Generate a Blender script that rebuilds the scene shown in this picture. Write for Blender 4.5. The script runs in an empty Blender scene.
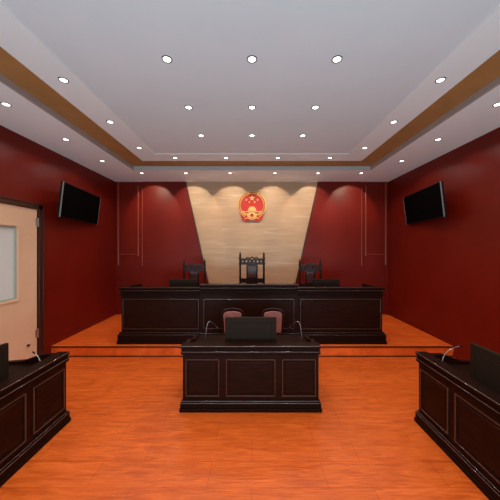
import bpy, bmesh, math, random
from mathutils import Vector, Matrix
random.seed(7)
S = bpy.context.scene
C = S.collection
PI = math.pi
R = math.radians

# ------------------------------------------------------------------ camera, world, exposure
cam_d = bpy.data.cameras.new('camera'); cam = bpy.data.objects.new('camera', cam_d); C.objects.link(cam)
cam.location = (0, 0, 1.866); cam.rotation_euler = (R(90), 0, 0)
cam_d.sensor_width = 36; cam_d.lens = 36*256/500
cam_d.shift_x = -0.004; cam_d.shift_y = -0.002
cam_d.clip_start = 0.05
S.camera = cam
w = bpy.data.worlds.new('world'); S.world = w; w.use_nodes = True
w.node_tree.nodes['Background'].inputs[0].default_value = (0.72, 0.86, 1.0, 1)
w.node_tree.nodes['Background'].inputs[1].default_value = 0.2
S.view_settings.view_transform = 'Standard'; S.view_settings.look = 'None'
S.view_settings.gamma = 1; S.view_settings.exposure = 0.0
SPOT_W = 15.5       # power of a downlight in the main ceiling
SOFFIT_W = 13.0      # power of a downlight in the side soffit
WALL_W = 25.0       # downward power of the soffit downlights along the back wall
WASH_W = 44.0       # their beam tilted at the wall
a = bpy.data.lights.new('rear_fill_light', 'AREA'); a.shape = 'RECTANGLE'; a.size = 6.2; a.size_y = .9; a.energy = 118; a.color = (.60,.95,1.08)  # added fill behind the camera to brighten the ceiling, no real fitting
a.spread = R(115)
ao = bpy.data.objects.new('rear_fill_light', a); C.objects.link(ao); ao.location = (0, -2.3, .55); ao.rotation_euler = (R(122), 0, 0)

# ------------------------------------------------------------------ materials
def mat(name, col, rough=.5, spec=.5, metal=0, coat=0, emit=None, es=0):
    m = bpy.data.materials.new(name); m.use_nodes = True
    b = m.node_tree.nodes['Principled BSDF']
    b.inputs['Base Color'].default_value = (*col, 1)
    b.inputs['Roughness'].default_value = rough
    b.inputs['Specular IOR Level'].default_value = spec
    b.inputs['Metallic'].default_value = metal
    b.inputs['Coat Weight'].default_value = coat
    if emit:
        b.inputs['Emission Color'].default_value = (*emit, 1)
        b.inputs['Emission Strength'].default_value = es
    return m
def nodes(m): return m.node_tree.nodes, m.node_tree.links, m.node_tree.nodes['Principled BSDF']
def add_noise(m, c1, c2, scale=(1,1,1), nscale=5, detail=6, bump=0, lo=.35, hi=.65, rough=None, dist=0):
    N, L, b = nodes(m)
    tc = N.new('ShaderNodeTexCoord'); mp = N.new('ShaderNodeMapping'); mp.inputs['Scale'].default_value = scale
    L.new(tc.outputs['Object'], mp.inputs['Vector'])
    n = N.new('ShaderNodeTexNoise'); n.inputs['Scale'].default_value = nscale; n.inputs['Detail'].default_value = detail
    n.inputs['Distortion'].default_value = dist
    L.new(mp.outputs[0], n.inputs['Vector'])
    cr = N.new('ShaderNodeValToRGB'); cr.color_ramp.elements[0].position = lo; cr.color_ramp.elements[1].position = hi
    cr.color_ramp.elements[0].color = (*c1, 1); cr.color_ramp.elements[1].color = (*c2, 1)
    L.new(n.outputs['Fac'], cr.inputs[0]); L.new(cr.outputs[0], b.inputs['Base Color'])
    if bump:
        bp = N.new('ShaderNodeBump'); bp.inputs['Strength'].default_value = bump; bp.inputs['Distance'].default_value = .01
        L.new(n.outputs['Fac'], bp.inputs['Height']); L.new(bp.outputs[0], b.inputs['Normal'])
    return n, cr

M = {}
M['wood'] = mat('dark_lacquered_wood', (.016,.005,.003), .45, .07)
add_noise(M['wood'], (.014,.003,.0012), (.026,.006,.0024), (1,1,9), 4, 8)
M['wood_edge'] = mat('polished_dark_wood_moulding', (.013,.0038,.002), .5, .06)
M['lit_edge'] = mat('lacquered_lit_edge', (.045,.015,.010), .25, .7, coat=.4)  # lighter than the wood: edge highlights put into the colour
M['throne'] = mat('dark_rosewood', (.018,.004,.003), .38, .25)
add_noise(M['throne'], (.012,.003,.002), (.03,.007,.005), (1,1,6), 6, 6)
M['leather'] = mat('maroon_leather', (.055,.012,.012), .42, .5)
add_noise(M['leather'], (.045,.010,.010), (.07,.016,.016), (1,1,1), 14, 4, .15)
M['pad'] = mat('rose_leather', (.30,.09,.08), .45, .5)
add_noise(M['pad'], (.25,.07,.06), (.34,.11,.095), (1,1,1), 9, 4, .1)
M['red'] = mat('red_wall_panel', (.125,.0085,.003), .42, .25)
add_noise(M['red'], (.14,.006,.0015), (.165,.0075,.0022), (1,1,1), 1.4, 3)
M['red_edge'] = mat('lit_red_panel_moulding', (.27,.042,.022), .3, .5)  # brighter than the panels: caught light put into the colour
M['brown_frame'] = mat('dark_red_brown_door_frame', (.045,.009,.005), .35, .5)
M['white'] = mat('white_ceiling_plaster', (.80,.79,.80), .85, .2)
add_noise(M['white'], (.74,.83,.86), (.76,.85,.88), (1,1,1), 2, 3)
M['soffit'] = mat('white_soffit_plaster', (.88,.96,.96), .85, .2)
M['brown'] = mat('brown_ceiling_band', (.26,.135,.07), .55, .35)
add_noise(M['brown'], (.38,.20,.065), (.44,.235,.08), (1,1,1), 3, 4)
M['lip'] = mat('grey_ceiling_lip', (.45,.42,.40), .7, .3)
M['door'] = mat('beige_door_paint', (.62,.44,.31), .5, .35)
add_noise(M['door'], (.72,.45,.29), (.76,.48,.31), (1,1,1), 3, 4)
M['black'] = mat('black_plastic', (.005,.005,.005), .5, .2)
M['screen'] = mat('black_screen_glass', (.0015,.0015,.0015), .6, .02)
M['mon_back'] = mat('charcoal_monitor_back', (.018,.009,.005), .65, .12)
M['bezel'] = mat('grey_bezel', (.20,.18,.17), .35, .5)
M['chrome'] = mat('brushed_metal', (.55,.53,.50), .3, .5, 1)
M['gold'] = mat('gold_relief', (.85,.52,.17), .38, .5, .35)
M['emred'] = mat('emblem_red_enamel', (.50,.014,.007), .4, .5)
M['lamp'] = mat('lamp_diffuser', (.9,.9,.9), .5, .2, emit=(1,.97,.92), es=4.5)
M['ring'] = mat('dark_lamp_ring', (.06,.055,.05), .4, .5)
M['glass'] = mat('pale_opaque_glass', (.66,.67,.64), .25, .5)  # opaque, its pale colour stands in for the bright room beyond
M['seal'] = mat('pale_aluminium_frame', (.38,.42,.36), .4, .5)
M['carpet'] = M['red']

def stone():
    m = mat('travertine', (.6,.5,.4), .45, .4); N, L, b = nodes(m)
    tc = N.new('ShaderNodeTexCoord'); mp = N.new('ShaderNodeMapping'); mp.inputs['Scale'].default_value = (.55, 1, 5.5)
    L.new(tc.outputs['Object'], mp.inputs['Vector'])
    n = N.new('ShaderNodeTexNoise'); n.inputs['Scale'].default_value = 2.2; n.inputs['Detail'].default_value = 8; n.inputs['Distortion'].default_value = .7
    L.new(mp.outputs[0], n.inputs['Vector'])
    cr = N.new('ShaderNodeValToRGB'); e = cr.color_ramp.elements
    e[0].position = .30; e[0].color = (.44,.255,.145,1); e[1].position = .62; e[1].color = (.50,.31,.185,1)
    x = e.new(.72); x.color = (.60,.395,.255,1)
    L.new(n.outputs['Fac'], cr.inputs[0])
    L.new(cr.outputs[0], b.inputs['Base Color'])
    return m
M['stone'] = stone()

def floor_mat(name, base, alt, bw=.95, rh=.25):
    m = mat(name, base, .36, .3); N, L, b = nodes(m)
    tc = N.new('ShaderNodeTexCoord')
    br = N.new('ShaderNodeTexBrick'); br.offset = .37; br.offset_frequency = 2
    br.inputs['Scale'].default_value = 1; br.inputs['Brick Width'].default_value = bw; br.inputs['Row Height'].default_value = rh
    br.inputs['Mortar Size'].default_value = .0022; br.inputs['Mortar Smooth'].default_value = .3
    br.inputs['Color1'].default_value = (*base, 1); br.inputs['Color2'].default_value = (*alt, 1)
    br.inputs['Mortar'].default_value = (base[0]*.62, base[1]*.5, base[2]*.5, 1)
    L.new(tc.outputs['Object'], br.inputs['Vector'])
    mp = N.new('ShaderNodeMapping'); mp.inputs['Scale'].default_value = (1.1, 7, 1)
    L.new(tc.outputs['Object'], mp.inputs['Vector'])
    n = N.new('ShaderNodeTexNoise'); n.inputs['Scale'].default_value = 3; n.inputs['Detail'].default_value = 9; n.inputs['Distortion'].default_value = 1.1
    L.new(mp.outputs[0], n.inputs['Vector'])
    cr = N.new('ShaderNodeValToRGB'); cr.color_ramp.elements[0].position = .3; cr.color_ramp.elements[1].position = .7
    cr.color_ramp.elements[0].color = (.76,.66,.60,1); cr.color_ramp.elements[1].color = (1.12,1.2,1.25,1)
    L.new(n.outputs['Fac'], cr.inputs[0])
    mx = N.new('ShaderNodeMix'); mx.data_type = 'RGBA'; mx.blend_type = 'MULTIPLY'; mx.inputs[0].default_value = 1
    L.new(br.outputs['Color'], mx.inputs[6]); L.new(cr.outputs[0], mx.inputs[7]); L.new(mx.outputs[2], b.inputs['Base Color'])
    n2 = N.new('ShaderNodeTexNoise'); n2.inputs['Scale'].default_value = 9; n2.inputs['Detail'].default_value = 6
    L.new(mp.outputs[0], n2.inputs['Vector'])
    bp = N.new('ShaderNodeBump'); bp.inputs['Strength'].default_value = .5; bp.inputs['Distance'].default_value = .006
    L.new(n2.outputs['Fac'], bp.inputs['Height']); L.new(bp.outputs[0], b.inputs['Normal'])
    return m
M['floor'] = floor_mat('orange_wood_floor', (.64,.108,.013), (.69,.121,.017))
M['dais'] = floor_mat('orange_wood_dais', (.82,.125,.016), (.87,.138,.02))

# ------------------------------------------------------------------ mesh helpers
def box(bm, x0, x1, y0, y1, z0, z1, bev=0, seg=2):
    r = bmesh.ops.create_cube(bm, size=1)
    vs = r['verts']
    for v in vs:
        v.co = Vector(((x0+x1)/2 + v.co.x*(x1-x0), (y0+y1)/2 + v.co.y*(y1-y0), (z0+z1)/2 + v.co.z*(z1-z0)))
    if bev:
        es = list({e for v in vs for e in v.link_edges})
        r2 = bmesh.ops.bevel(bm, geom=es, offset=bev, segments=seg, affect='EDGES', profile=.5)
    return vs
def prism(bm, pts, axis, a0, a1):
    """closed outline pts (2D) extruded along axis 'x' or 'y' or 'z'"""
    def P(p, a):
        if axis == 'x': return (a, p[0], p[1])
        if axis == 'y': return (p[0], a, p[1])
        return (p[0], p[1], a)
    A = [bm.verts.new(P(p, a0)) for p in pts]; B = [bm.verts.new(P(p, a1)) for p in pts]
    bm.faces.new(A); bm.faces.new(B[::-1])
    n = len(pts)
    for i in range(n): bm.faces.new((A[i], B[i], B[(i+1)%n], A[(i+1)%n]))
def tube(bm, pts, r, seg=10, closed=False):
    pts = [Vector(p) for p in pts]; n = len(pts); rr = r if isinstance(r, (list, tuple)) else [r]*n
    rings = []; up = None
    for i, p in enumerate(pts):
        if closed: t = pts[(i+1)%n] - pts[i-1]
        else: t = pts[min(i+1, n-1)] - pts[max(i-1, 0)]
        t.normalize()
        if up is None:
            up = Vector((0,0,1)) if abs(t.z) < .9 else Vector((1,0,0))
        u = (up - t*up.dot(t)).normalized(); v = t.cross(u); up = u
        rings.append([bm.verts.new(p + (u*math.cos(2*PI*k/seg) + v*math.sin(2*PI*k/seg))*rr[i]) for k in range(seg)])
    m = n if closed else n-1
    for i in range(m):
        a, b = rings[i], rings[(i+1)%n]
        for k in range(seg): bm.faces.new((a[k], a[(k+1)%seg], b[(k+1)%seg], b[k]))
    if not closed:
        bm.faces.new(rings[0][::-1]); bm.faces.new(rings[-1])
def lathe(bm, prof, cx=0, cy=0, seg=20, cap=True):
    rings = []
    for (r, z) in prof:
        rings.append([bm.verts.new((cx + r*math.cos(2*PI*k/seg), cy + r*math.sin(2*PI*k/seg), z)) for k in range(seg)])
    for a, b in zip(rings, rings[1:]):
        for k in range(seg): bm.faces.new((a[k], a[(k+1)%seg], b[(k+1)%seg], b[k]))
    if cap: bm.faces.new(rings[0][::-1]); bm.faces.new(rings[-1])
def obj(name, bm, m, parent=None, smooth=False, label=None, loc=None):
    bmesh.ops.recalc_face_normals(bm, faces=bm.faces)
    me = bpy.data.meshes.new(name); bm.to_mesh(me); bm.free()
    me.materials.append(m)
    if smooth:
        for p in me.polygons: p.use_smooth = True
        try: me.set_sharp_from_angle(angle=R(40))
        except Exception: pass
    o = bpy.data.objects.new(name, me); C.objects.link(o)
    if parent: o.parent = parent
    if label: o['label'] = label
    if loc: o.location = loc
    return o
def NB(): return bmesh.new()
def thing(name, label, cat, loc=(0,0,0), rot=(0,0,0), group=None):
    o = bpy.data.objects.new(name, None); C.objects.link(o); o.location = loc; o.rotation_euler = rot
    o.empty_display_size = .1
    o['label'] = label; o['category'] = cat
    if group: o['group'] = group
    return o
def struct(name, bm, m, loc=None):
    o = obj(name, bm, m, loc=loc); o['kind'] = 'structure'; return o
def dup(root, loc, rot=None, label=None, group=None, scale=None):
    r = root.copy(); C.objects.link(r); r.location = loc
    if rot is not None: r.rotation_euler = rot
    if scale: r.scale = scale
    if label: r['label'] = label
    if group: r['group'] = group
    for ch in list(root.children):
        c = ch.copy(); C.objects.link(c); c.parent = r
        for g in list(ch.children):
            d = g.copy(); C.objects.link(d); d.parent = c
    return r

# ------------------------------------------------------------------ the room
WX = 3.5; YB = 6.59; YR = -2.6; ZS = 3.591; ZC = 3.67; DZ = .184; DY = 4.44
b = NB(); box(b, -WX-.1, WX+.1, YR, YB+.1, -.1, 0); struct('floor', b, M['floor'])
# dais: one raised floor, its upper dark strip standing in for the nosing's shadow
b = NB(); box(b, -WX, WX, DY, YB, 0.001, DZ); struct('trim_1', b, M['dais'])
b = NB(); box(b, -WX, WX, DY-.012, DY-.001, DZ-.026, DZ-.004); box(b, -WX, WX, DY-.014, DY-.001, .001, .018)
struct('trim_2', b, mat('dark_step_line', (.07,.012,.004), .4, .4))
# side walls, the left one with the door opening cut as separate blocks
DO0, DO1, DOH = 3.1, 4.18, 2.52
b = NB()
box(b, -WX-.15, -WX, YR, DO0, 0, 3.9); box(b, -WX-.15, -WX, DO1, YB+.1, 0, 3.9); box(b, -WX-.15, -WX, DO0, DO1, DOH, 3.9)
struct('wall_left', b, M['red'])
b = NB(); box(b, WX, WX+.15, YR, YB+.1, 0, 3.9); struct('wall_right', b, M['red'])
# back wall: stone sheet set behind red panels that leave a tapering opening
b = NB(); box(b, -1.95, 1.95, YB, YB+.1, 0, ZS); struct('wall_back', b, M['stone'])
def xe(z): return 1.12 + (z-.965)*.221
for s, nm in ((-1, 'trim_3'), (1, 'trim_4')):
    b = NB()
    # wide tapering panel
    prism(b, [(s*xe(DZ), DZ), (s*2.80, DZ), (s*2.80, ZS), (s*xe(ZS), ZS)], 'y', YB-.035, YB+.06)
    # narrow panel field, recessed
    box(b, *sorted((s*2.80, s*WX)), YB-.015, YB+.06, DZ, ZS)
    # lower rail block of the narrow panel
    box(b, *sorted((s*2.92, s*3.40)), YB-.03, YB-.012, DZ+.1, 1.43, .008)
    struct(nm, b, M['red'])
    b = NB()
    box(b, *sorted((s*3.41, s*3.445)), YB-.045, YB-.012, 1.45, ZS, .006)
    box(b, *sorted((s*2.90, s*2.93)), YB-.045, YB-.012, 1.68, ZS-.1, .006)
    box(b, *sorted((s*2.80, s*2.818)), YB-.05, YB-.02, 1.43, ZS-.15, .005)
    box(b, *sorted((s*2.93, s*3.41)), YB-.03, YB-.012, 1.72, 1.737, .004)
    struct('trim_5' if s < 0 else 'trim_6', b, M['red_edge'])
b = NB()
for s in (-1, 1):
    prism(b, [(s*(xe(DZ)-.012), DZ), (s*(xe(DZ)+.008), DZ), (s*(xe(ZS)+.008), ZS), (s*(xe(ZS)-.012), ZS)], 'y', YB-.045, YB+.02)
struct('trim_7', b, M['brown_frame'])
# baseboards of the side walls
for s, nm in ((-1,'baseboard_left'), (1,'baseboard_right')):
    b = NB()
    if s < 0: box(b, -WX, -WX+.015, 4.27, YB-.05, .0, .09+DZ, .003); box(b, -WX, -WX+.015, YR, 3.0, 0, .09, .003)
    else: box(b, WX-.015, WX, YR, YB-.05, 0, .09, .003); box(b, WX-.016, WX, DY, YB-.05, DZ, DZ+.05, .003)
    struct(nm, b, M['red'])
# ceiling: soffit ring, grey lip, brown band, border ring, main field
def ring(bm, xo, y0o, y1o, xi, y0i, y1i, z0, z1):
    box(bm, -xo, -xi, y0o, y1o, z0, z1); box(bm, xi, xo, y0o, y1o, z0, z1)
    box(bm, -xi, xi, y1i, y1o, z0, z1); box(bm, -xi, xi, y0o, y0i, z0, z1)
b = NB(); ring(b, WX, YR, YB, 2.60, -1.7, 5.60, ZS, ZS+.12); struct('ceiling', b, M['soffit'])
b = NB(); ring(b, 2.600, -1.7, 5.600, 2.575, -1.675, 5.575, ZS+.001, ZS+.075); struct('trim_8', b, M['lip'])
b = NB(); ring(b, 2.60, -1.7, 5.60, 2.24, -1.32, 5.24, ZS+.075, ZS+.15); struct('trim_9', b, M['brown'])
b = NB(); ring(b, 2.24, -1.32, 5.24, 1.84, -.92, 4.86, ZS+.078, ZS+.15); struct('trim_10', b, M['soffit'])
b = NB(); box(b, -1.84, 1.84, -.92, 4.86, ZS+.085, ZS+.15)
box(b, -WX-.1, WX+.1, YR, YB+.1, ZS+.16, ZS+.3); struct('ceiling_main', b, M['white'])
bpy.data.objects['ceiling_main'].name = 'trim_11'

# ------------------------------------------------------------------ downlights
def spot(parent, watt, cone, blend, name='bulb'):
    l = bpy.data.lights.new(name, 'SPOT'); l.energy = watt; l.spot_size = R(cone); l.spot_blend = blend
    l.color = (1, .93, .84); l.shadow_soft_size = .035
    o = bpy.data.objects.new(name, l); C.objects.link(o); o.parent = parent; o.location = (0,0,-.012)
    return o
def make_downlight(label, group, watt, cone, blend):
    t = thing('ceiling_downlight', label, 'ceiling light', group=group)
    b = NB(); lathe(b, [(.036,-.002),(.038,-.006),(.047,-.006),(.050,0),(.050,.004),(.036,.004),(.036,-.002)], cap=False, seg=28)
    obj('trim_ring', b, M['ring'], t, True)
    b = NB(); lathe(b, [(.0365,-.003),(.0365,.002)], seg=28); obj('diffuser', b, M['lamp'], t, label='glowing white diffuser')
    spot(t, watt, cone, blend)
    return t
G1 = 'downlights of the main ceiling field'; G2 = 'downlights of the ceiling border'; G3 = 'downlights of the outer soffit'
HCOL = {-1:'left', 0:'middle', 1:'right'}
dl = make_downlight('', G1, SPOT_W, 150, .6); first = True
off = {1.62:'just above the picture', .80:'well above the picture', -.02:'directly above the viewer'}
rows = {2.44:'nearest row', 3.27:'second row', 4.08:'third row'}
for y in (2.44, 3.27, 4.08, 1.62, .80, -.02):
    if y == 1.62:
        dn = make_downlight('', G1, SPOT_W*2.1, 150, .6); first = True
    for i in (-1, 0, 1):
        lab = f'recessed round downlight, {HCOL[i]} one of the {rows[y]} in the white main ceiling' if y in rows else f'recessed downlight in the main ceiling, {HCOL[i]} column, {off[y]}'
        p = (i*.81, y, ZS+.085)
        src = dl if y > 2 else dn
        if first: src.location = p; src['label'] = lab; first = False
        else: dup(src, p, label=lab, group=G1)
nm = {2.73:'largest and nearest in view', 3.63:'middle of three', 4.56:'smallest and farthest'}
for y in (2.73, 3.63, 4.56, 1.80, .87):
    for s in (-1, 1):
        sd = 'left' if s < 0 else 'right'
        lab = f'recessed downlight along the {sd} brown ceiling band, {nm[y]}' if y in nm else f'recessed downlight along the {sd} brown ceiling band, ' + ('well outside the picture' if y < 1 else 'just outside the picture')
        dup(dl, (s*2.01, y, ZS+.078), label=lab, group=G2)
for x, k in ((-1.52,'first'), (-.51,'second'), (.51,'third'), (1.54,'fourth')):
    dup(dl, (x, 5.06, ZS+.078), label=f'recessed downlight before the far brown band, {k} from the left', group=G2)
sl = make_downlight('', G3, WALL_W, 150, .5); first = True
wash = spot(sl, WASH_W, 70, .12, 'tilted_bulb'); wash.data.color = (1, .84, .60); wash.rotation_euler = (R(49.5), 0, 0)
for x, k in ((-2.5,'above the left narrow red panel'), (-1.5,'above the top left stone corner'), (-.5,'just left of the emblem'),
             (.52,'just right of the emblem'), (1.5,'above the top right stone corner'), (2.48,'above the right narrow red panel')):
    lab = 'small soffit downlight by the back wall, ' + k
    if first: sl.location = (x, 5.81, ZS); sl['label'] = lab; first = False
    else: dup(sl, (x, 5.81, ZS), label=lab, group=G3)
ss = make_downlight('', G3, SOFFIT_W, 152, .35); first = True
for y, k in ((3.05,'nearest in view'), (4.03,'middle of three'), (5.01,'farthest'), (2.05,'just outside the picture'), (1.05,'well outside the picture')):
    for s in (-1, 1):
        lab = f'soffit downlight over the {"left" if s<0 else "right"} red wall, {k}'
        if first: ss.location = (s*2.93, y, ZS); ss['label'] = lab; first = False
        else: dup(ss, (s*2.93, y, ZS), label=lab, group=G3)

# ------------------------------------------------------------------ door in the left wall
b = NB(); X = -WX
box(b, X-.1, X+.035, DO1-.01, DO1+.085, 0, DOH+.075, .006); box(b, X-.1, X+.035, DO0-.085, DO0+.01, 0, DOH+.075, .006)
box(b, X-.1, X+.035, DO0-.085, DO1+.085, DOH-.01, DOH+.08, .006)
box(b, X+.03, X+.045, DO1+.06, DO1+.085, 0, DOH+.08, .004); box(b, X+.03, X+.045, DO0-.085, DO1+.085, DOH+.056, DOH+.08, .004)
struct('trim_12', b, M['brown_frame'])
def frame_yz(bm, x0, x1, y0, y1, z0, z1, t, bev=.004):
    box(bm, x0, x1, y0, y0+t, z0, z1, bev); box(bm, x0, x1, y1-t, y1, z0, z1, bev)
    box(bm, x0, x1, y0+t*.9, y1-t*.9, z0, z0+t, bev); box(bm, x0, x1, y0+t*.9, y1-t*.9, z1-t, z1, bev)
b = NB(); ly0, ly1, wy0, wy1, wz0, wz1 = DO0+.015, DO1-.03, 3.42, 3.80, 1.12, 2.20
x0, x1 = X-.04, X+.012
box(b, x0, x1, ly0, wy0, .01, DOH-.015); box(b, x0, x1, wy1, ly1, .01, DOH-.015)
box(b, x0, x1, wy0, wy1, .01, wz0); box(b, x0, x1, wy0, wy1, wz1, DOH-.015)
dr = struct('door_1', b, M['door'])
b = NB(); frame_yz(b, x1-.004, x1+.014, wy0-.035, wy1+.035, wz0-.035, wz1+.035, .035, .005); obj('window_bead', b, M['door'], dr)
b = NB(); frame_yz(b, x0+.01, x1-.008, wy0, wy1, wz0, wz1, .03, .003); obj('glazing_frame', b, M['seal'], dr, label='pale grey glazing frame')
b = NB(); box(b, x0+.02, x0+.028, wy0+.025, wy1-.025, wz0+.025, wz1-.025); obj('pane', b, M['glass'], dr, label='pale opaque glass pane, bright room beyond put into its colour')
for z in (2.30, .50):
    b = NB(); tube(b, [(x1+.012, ly1+.012, z-.07), (x1+.012, ly1+.012, z+.07)], .011); box(b, x1, x1+.004, ly1-.03, ly1, z-.065, z+.065)
    obj('hinge', b, M['chrome'], dr, True)
b = NB(); tube(b, [(x1, 3.98, .37), (x1+.03, 3.98, .37)], .016, 12); obj('door_stop', b, M['black'], dr, True, label='small dark door stop')
b = NB(); box(b, X-.145, X-.05, DO0-.05, DO1+.05, 0, DOH+.05); struct('door_2', b, M['door']).name = 'trim_13'

# ------------------------------------------------------------------ panelled desks
def pframe(bm, x0, x1, z0, z1, y, t=.013, d=.014):
    """moulding frame standing proud of a front at y (towards -y)"""
    for (a0, a1, c0, c1) in ((x0, x0+t, z0, z1), (x1-t, x1, z0, z1), (x0+t*.8, x1-t*.8, z0, z0+t), (x0+t*.8, x1-t*.8, z1-t, z1)):
        box(bm, a0, a1, y-d, y+.003, c0, c1, .004, 2)
def make_desk(name, label, cat, hl, H, dp, panels, pz, tops, plinth, work, slope, sides=(1,1), ext=1, group=None):
    """hl half length of body, front face at local y=0, body goes to +y"""
    t = thing(name, label, cat, group=group)
    th = .07
    b = NB(); box(b, -hl, hl, 0, th, .01, H-.02)
    obj('front_board', b, M['wood'], t)
    b = NB()
    el = [1 if q else 0 for q in sides]
    cap = (lambda e: 0) if not ext else (lambda e: e)
    for (z0, z1, e) in tops: box(b, -hl-cap(e)*el[0], hl+cap(e)*el[1], -e, th+.03, z0, z1, .006, 2)
    obj('top_moulding', b, M['wood_edge'], t)
    b = NB()
    for (z0, z1, e) in plinth:
        xa, xb = -hl-cap(e)*el[0], hl+cap(e)*el[1]
        box(b, xa, xb, -e, th+.02, z0, z1, .007, 2)
        if el[0]: box(b, xa, -hl+.001, th, dp, z0, z1, .006, 2)
        if el[1]: box(b, hl-.001, xb, th, dp, z0, z1, .006, 2)
    obj('plinth', b, M['wood_edge'], t)
    for (z0, z1, e) in tops[:2] + plinth[1:]:      # added glossy, lighter beads standing in for highlights on the front edges
        b = NB(); tube(b, [(-hl-cap(e)*el[0]+.002, -e-.001, z1-.004), (hl+cap(e)*el[1]-.002, -e-.001, z1-.004)], .005, 10)
        obj('highlight_bead', b, M['lit_edge'], t, True)
    for (a0, a1) in panels:
        b = NB(); pframe(b, a0, a1, pz[0], pz[1], 0)
        p = obj('panel_moulding', b, M['lit_edge'], t)
        b = NB(); box(b, a0+.035, a1-.035, -.007, .003, pz[0]+.035, pz[1]-.035, .006, 1); obj('raised_panel', b, M['wood'], p)
    for s, on in ((-1, sides[0]), (1, sides[1])):
        if not on: continue
        b = NB(); xa, xb = sorted((s*hl, s*(hl-.05)))
        prism(b, [(th*.5, .01), (dp, .01), (dp, H-slope), (dp*.62, H-slope*.75), (th+.16, H-.001), (th*.5, H-.001)], 'x', xa, xb)
        obj('end_board', b, M['wood'], t)
    b = NB(); box(b, -hl+.04, hl-.04, th-.01, dp+.0, work-.035, work, .004, 2); obj('worktop', b, M['wood_edge'], t)
    return t
d_tops = [(.725,.756,.025), (.655,.690,.020), (.690,.725,.014)]
d_pl = [(.0,.04,.034), (.04,.105,.025), (.105,.125,.016)]
desk = make_desk('panelled_desk', 'dark wooden panelled desk standing alone in the middle of the floor', 'desk',
                 .782, .75, .68, [(-.75,-.36), (-.285,.285), (.36,.75)], (.17,.60), d_tops, d_pl, .65, .09, group='low panelled desks')
desk.location = (-.015, 2.95, 0)
dup(desk, (-2.0, 1.972, 0), (0,0,R(90)), 'dark wooden panelled desk along the left side, before the beige door', 'low panelled desks')
dup(desk, (1.795, 1.972, 0), (0,0,R(-90)), 'dark wooden panelled desk along the right side, under the right television', 'low panelled desks')

w_tops = [(.965,.998,.035), (.915,.945,.026), (.945,.965,.014), (.868,.915,.010), (.845,.868,.022)]
w_pl = [(.0,.05,.06), (.05,.165,.05), (.165,.198,.03)]
BY = 4.575
wing_hl = .70
wing = make_desk('bench_wing', 'dark panelled wing of the judges bench on the left, below the left red panel', 'bench',
                 .703, .99, .72, [(-.68,.68)], (.25,.79), w_tops, w_pl, .74, .02, sides=(1,0))
wing.location = (-1.6285, BY, DZ)
wing2 = make_desk('bench_wing', 'dark panelled wing of the judges bench on the right, below the right red panel', 'bench',
                 .755, .99, .72, [(-.71,.73)], (.25,.79), w_tops, w_pl, .74, .02, sides=(0,1))
wing2.location = (1.5705, BY, DZ)
mid = make_desk('judge_bench', 'taller dark panelled middle section of the judges bench, below the emblem', 'bench',
                .870, 1.05, .74, [(-.80,.80)], (.27,.80),
                [(1.022,1.055,.03), (.965,.998,.024), (.998,1.022,.014), (.92,.965,.010), (.89,.92,.02)], w_pl, .83, .14, ext=0)
mid.location = (-.055, BY-.045, DZ)

# ------------------------------------------------------------------ monitors
def make_monitor(label, W, H, z0, cat='monitor'):
    """back of the monitor faces local -y"""
    t = thing('computer_monitor', label, cat)
    b = NB(); box(b, -W/2, W/2, -.018, .018, z0, z0+H, .008, 2); obj('housing', b, M['mon_back'], t)
    b = NB(); box(b, -W*.40, W*.40, -.022, -.016, z0+H*.10, z0+H*.80, .0055, 4); obj('rear_cover', b, M['mon_back'], t)
    b = NB(); box(b, -W/2+.012, W/2-.012, .017, .020, z0+.014, z0+H-.012); obj('screen', b, M['screen'], t, label='black screen')
    b = NB(); box(b, -.035, .035, -.030, -.012, .008, z0+H*.14, .005, 2); obj('stand_neck', b, M['black'], t)
    b = NB(); lathe(b, [(.02,0),(.12,0),(.12,.008),(.11,.012),(.02,.014)], 0, -.02, 28); obj('stand_base', b, M['black'], t, True)
    return t
mon = make_monitor('large charcoal monitor seen from behind on the middle desk, before two rose chairs', .63, .362, .014)
mon.location = (-.015, 3.16, .65)
m2 = dup(mon, (-2.20, 1.985, .65), (0,0,R(90)), 'charcoal monitor on the left side desk, cut by the picture edge')
m3 = dup(mon, (1.975, 1.985, .65), (0,0,R(-90)), 'charcoal monitor on the right side desk, cut by the picture edge')
bm_ = make_monitor('small dark monitor on the left wing of the bench, beside the left carved chair', .52, .345, .014)
bm_.location = (-1.34, 4.97, DZ+.74)
dup(bm_, (1.44, 4.97, DZ+.74), None, 'small dark monitor on the right wing of the bench, beside the right carved chair')

# ------------------------------------------------------------------ gooseneck microphones
def bez(p0, p1, p2, p3, n=14):
    o = []
    for i in range(n+1):
        t = i/n; u = 1-t
        o.append(tuple(u**3*a + 3*u*u*t*b_ + 3*u*t*t*c + t**3*d for a, b_, c, d in zip(p0, p1, p2, p3)))
    return o
def make_mic(label, ctrl, loc):
    t = thing('gooseneck_microphone', label, 'microphone', loc)
    b = NB(); box(b, -.045, .045, -.035, .045, 0, .018, .007, 2); obj('base', b, M['black'], t)
    b = NB(); b2 = [(0,.004,.016)]
    pts = bez(*ctrl); tube(b, pts, .0036, 8); obj('gooseneck', b, M['chrome'], t, True)
    e = Vector(pts[-1]); d = (e - Vector(pts[-2])).normalized()
    b = NB(); tube(b, [e - d*.005, e + d*.005, e + d*.028, e + d*.034], [.004,.007,.007,.004], 10); obj('capsule', b, M['black'], t, True)
    b = NB(); tube(b, [e - d*.012, e - d*.002], .0065, 10); obj('collar', b, M['chrome'], t, True, label='bright metal collar')
    return t
make_mic('gooseneck microphone on the left end of the middle desk', ((0,.004,.016), (.01,0,.42), (.05,.03,.34), (.135,.12,.215)), (-.575, 3.14, .65))
make_mic('gooseneck microphone on the right end of the middle desk', ((0,.004,.016), (-.01,0,.42), (-.05,.03,.34), (-.135,.12,.215)), (.615, 3.14, .65))
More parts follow.
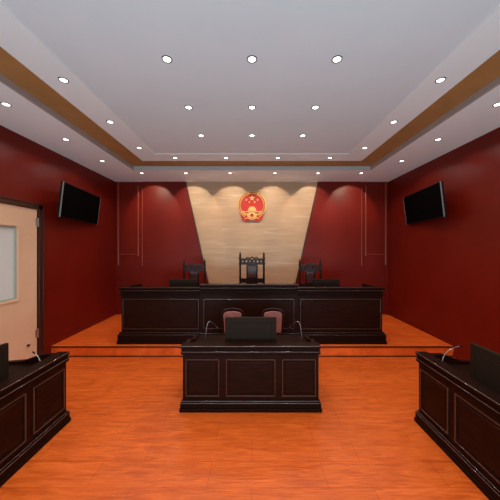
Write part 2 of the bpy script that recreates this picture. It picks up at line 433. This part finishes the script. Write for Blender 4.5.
make_mic('gooseneck microphone on the left side desk, bent towards the door', ((0,0,.016), (-.005,.01,.07), (-.04,.02,.12), (-.075,.02,.145)), (-2.145, 2.60, .65))
make_mic('gooseneck microphone on the right side desk, bent towards the wall', ((0,0,.016), (.01,.02,.14), (.09,.03,.2), (.20,.03,.215)), (1.93, 2.60, .65))

# small metal-edged document trays behind the middle desk's ledge
# ------------------------------------------------------------------ small rose chairs behind the middle desk
def make_chair(label):
    t = thing('upholstered_chair', label, 'chair', group='rose padded chairs behind the middle desk')
    def arch(hw, z0, z1, rr, n=10):
        pts = [(-hw*.86, z0)]
        pts += [(-hw, z1-rr)]
        for i in range(n+1):
            a = PI - PI*i/n; pts.append((hw*math.cos(a), z1-rr + rr*math.sin(a)**.8 if math.sin(a) > 0 else z1-rr))
        pts += [(hw*.86, z0)]
        return pts
    b = NB(); tube(b, [(x, .02 + (z-.4)*.08, z) for x, z in arch(.175, .44, .885, .085)], .012, 10); obj('back_frame', b, M['throne'], t, True)
    b = NB(); pr = arch(.150, .50, .845, .06)
    prism(b, pr, 'y', .015, .055); obj('back_pad', b, M['pad'], t)
    for v in t.children[-1].data.vertices: v.co.y += (v.co.z-.4)*.08 - .02
    bv = t.children[-1].modifiers.new('bevel', 'BEVEL'); bv.width = .014; bv.segments = 3
    b = NB(); box(b, -.18, .18, -.38, .02, .40, .46, .022, 3); obj('seat', b, M['pad'], t)
    b = NB(); box(b, -.185, .185, -.385, .025, .365, .40, .006); obj('seat_frame', b, M['throne'], t)
    for sx in (-1, 1):
        b = NB(); tube(b, [(sx*.165,-.36,.37), (sx*.17,-.37,0)], [.019,.013], 10); obj('leg', b, M['throne'], t, True)
        b = NB(); tube(b, [(sx*.15,.03,.46), (sx*.16,.02,.37), (sx*.165,.045,0)], [.017,.018,.013], 10); obj('leg', b, M['throne'], t, True)
    return t
ch = make_chair('rose padded chair behind the middle desk, left of the pair'); ch.location = (-.32, 4.16, 0)
dup(ch, (.345, 4.16, 0), label='rose padded chair behind the middle desk, right of the pair')

# ------------------------------------------------------------------ carved high-back chairs
def make_throne(label):
    t = thing('carved_armchair', label, 'chair', group='carved high back chairs behind the bench')
    W = .262
    for s in (-1, 1):
        b = NB(); x = s*W
        prof = [(.027,0),(.027,.5),(.022,.52),(.027,.56),(.023,.62),(.023,1.0),(.028,1.03),(.023,1.06),(.023,1.33),(.031,1.36),(.021,1.39),(.026,1.44),(.026,1.47),(.032,1.49),(.018,1.515),(.024,1.545),(.019,1.575),(.006,1.61),(.002,1.625)]
        lathe(b, prof, x, 0, 14)
        obj('back_post', b, M['throne'], t, True)
    # crest with openwork scrolls
    b = NB(); y0, y1 = -.016, .016
    box(b, -W, W, y0, y1, 1.335, 1.362, .005)
    n = 24; up = []; lo = []
    for i in range(n+1):
        x = -W + 2*W*i/n; u = x/W
        z = 1.455 + .05*max(0, math.cos(u*PI/2*1.05)) + .012*math.cos(u*PI*5)
        up.append((x, z)); lo.append((x, z-.036))
    prism(b, up + lo[::-1], 'y', y0-.004, y1+.004)
    for cx, r in ((-.205,.030), (-.125,.036), (-.045,.030), (.045,.030), (.125,.036), (.205,.030)):
        tube(b, [(cx + r*math.cos(a), 0, 1.408 + r*1.15*math.sin(a)) for a in [2*PI*k/14 for k in range(14)]], .015, 6, True)
    for cx in (-.165, -.085, 0, .085, .165):
        box(b, cx-.014, cx+.014, y0, y1, 1.36, 1.46, .004)
    obj('carved_crest', b, M['throne'], t)
    b = NB(); box(b, -.125, .125, -.018, .018, 1.02, 1.345, .006); obj('back_panel', b, M['throne'], t)
    p = t.children[-1]
    b = NB(); box(b, -.095, .095, -.036, -.014, 1.04, 1.305, .012, 3); obj('back_cushion', b, M['leather'], p, label='maroon leather back cushion')
    b = NB(); box(b, -W, W, -.018, .018, .93, 1.035, .006); box(b, -.125, .125, -.014, .014, .55, .94); box(b, -W, W, -.018, .018, .50, .58, .006); obj('lower_rail', b, M['throne'], t)
    b = NB(); box(b, -W-.01, W+.01, -.52, .02, .40, .455, .01, 2); obj('seat_frame', b, M['throne'], t)
    b = NB(); box(b, -W+.015, W-.015, -.51, -.02, .45, .51, .025, 3); obj('seat', b, M['leather'], t, label='maroon leather seat')
    for s in (-1, 1):
        b = NB(); lathe(b, [(.017,0),(.026,.08),(.02,.12),(.027,.34),(.025,.42),(.02,.44),(.022,.6),(.018,.7)], s*W, -.48, 12); obj('leg', b, M['throne'], t, True)
        b = NB(); tube(b, [(s*W, 0, .74), (s*(W+.005), -.2, .745), (s*(W+.01), -.42, .72), (s*(W+.01), -.52, .695), (s*(W+.01), -.535, .67)], [.018,.022,.025,.027,.018], 10); obj('armrest', b, M['throne'], t, True)
    return t
th = make_throne('tallest carved dark chair, centred below the emblem'); th.location = (0, 5.68, DZ)
dup(th, (-1.255, 5.58, DZ), None, 'carved dark chair on the left, before the left red panel', scale=(.86,.9,.905))
dup(th, (1.265, 5.58, DZ), None, 'carved dark chair on the right, before the right red panel', scale=(.86,.9,.905))

# ------------------------------------------------------------------ televisions
def make_tv(label):
    """screen faces local -y, length along x; origin at wall end"""
    t = thing('wall_television', label, 'television', group='televisions on the side walls')
    W, H = 1.38, .61
    b = NB(); box(b, -W/2, W/2, -.02, .03, -H/2, H/2, .006, 2); obj('housing', b, M['black'], t)
    b = NB(); box(b, -W/2+.014, W/2-.014, -.024, -.018, -H/2+.018, H/2-.014); obj('screen', b, M['screen'], t, label='unlit black screen')
    for q in (-1, 1):
        b = NB(); box(b, q*W/2-.003, q*W/2+.003, -.025, -.004, -H/2, H/2, .002)
        obj('side_bezel', b, M['bezel'], t, label='thin grey side bezel')
    b = NB(); box(b, -.18, .18, .028, .05, -.16, .16, .004); tube(b, [(0,.04,0), (0,.13,0)], .028, 12); box(b, -.09, .09, .12, .14, -.12, .12, .004)
    obj('wall_bracket', b, M['black'], t)
    return t
ang = math.atan2(.19, 1.37)
tv = make_tv('black television tilted out from the left wall, beyond the beige door')
# left wall: screen normal points to +x
tv.rotation_euler = (R(6), 0, R(90)+ang); tv.location = (-3.335, 5.02, 2.715)
tv2 = dup(tv, (3.335, 5.02, 2.715), (R(6), 0, R(-90)-ang), 'black television tilted out from the right wall')

# ------------------------------------------------------------------ the emblem
def star(bm, cx, cz, r, y0, y1, rot=0):
    pts = []
    for k in range(10):
        a = PI/2 + rot + k*PI/5; q = r if k % 2 == 0 else r*.40
        pts.append((cx + q*math.cos(a), cz + q*math.sin(a)))
    prism(bm, pts, 'y', y0, y1)
em = thing('national_emblem', 'round red and gold state emblem on the beige stone wall', 'emblem', (0, YB-.001, 2.985)); em.scale = (1.05, 1, 1.05)
b = NB(); lathe(b, [(.336,-.026),(.342,-.01),(.342,.0)], 0, 0, 48)
for v in b.verts: v.co = Vector((v.co.x, v.co.z, v.co.y))
o = obj('red_disc', b, M['emred'], em)
# wheat ring: many ears laid round the disc
b = NB()
for ringr, ln in ((.332,.042), (.290,.036)):
    for k in range(54):
        a = R(-56) + R(292)*k/53
        d = Vector((-math.sin(a), 0, math.cos(a))) if a < PI/2 else Vector((math.sin(a), 0, -math.cos(a)))
        nrm = Vector((math.cos(a), 0, math.sin(a))); p = nrm*ringr + Vector((0,-.035,0))
        sgn = 1 if ringr > .32 else -1
        e = (d*.8 + nrm*sgn*.55).normalized()
        tube(b, [p - e*ln*.5, p, p + e*ln*.5], [.005,.015,.004], 6)
obj('wheat_wreath', b, M['gold'], em, True)
b = NB(); star(b, 0, .175, .072, -.050, -.028)
for cx, cz, rr in ((-.135,.135,-.3), (.135,.135,.3), (-.062,.078,-.15), (.062,.078,.15)): star(b, cx, cz, .030, -.046, -.028, rr)
obj('gold_stars', b, M['gold'], em)
b = NB()  # gate tower
box(b, -.100, .100, -.050, -.028, -.135, -.100); box(b, -.070, .070, -.054, -.028, -.100, -.082)
prism(b, [(-.095,-.088), (.095,-.088), (.075,-.066), (-.075,-.066)], 'y', -.06, -.028)
box(b, -.05, .05, -.054, -.028, -.068, -.055); prism(b, [(-.07,-.058), (.07,-.058), (.045,-.036), (-.045,-.036)], 'y', -.06, -.028)
tube(b, [(x/10*.265, -.038, -.150 - .012*(1-(x/10)**2)) for x in range(-10, 11)], .011, 6)
obj('gate_tower', b, M['gold'], em)
b = NB()  # cog wheel
tube(b, [(.09*math.cos(a), -.040, -.245+.055*math.sin(a)) for a in [2*PI*k/24 for k in range(24)]], .016, 8, True)
for k in range(14):
    a = 2*PI*k/14; x, z = .115*math.cos(a), -.245+.078*math.sin(a); box(b, x-.010, x+.010, -.052, -.030, z-.009, z+.009)
obj('cog_wheel', b, M['gold'], em, True)
b = NB()  # red ribbon
n = 20; up = []; lo = []
for i in range(n+1):
    u = -1 + 2*i/n; x = u*.285; sag = .055*(1-u*u)
    up.append((x, -.215 - sag)); lo.append((x*.86, -.372 + .02*math.cos(u*PI*2)))
prism(b, up + lo[::-1], 'y', -.040, .0)
rb = obj('red_ribbon', b, M['emred'], em)
b = NB()
for s in (-1, 1):
    tube(b, [(s*.25*u_, -.044, -.165 - .075*(1-u_**2)) for u_ in [k/10 for k in range(1, 11)]], .014, 6)
    tube(b, [(s*.18*u_, -.046, -.33 - .02*math.cos(u_*PI*1.5)) for u_ in [k/10 for k in range(0, 11)]], .011, 6)
obj('ribbon_piping', b, M['gold'], rb, True, label='gold ribbon edging')
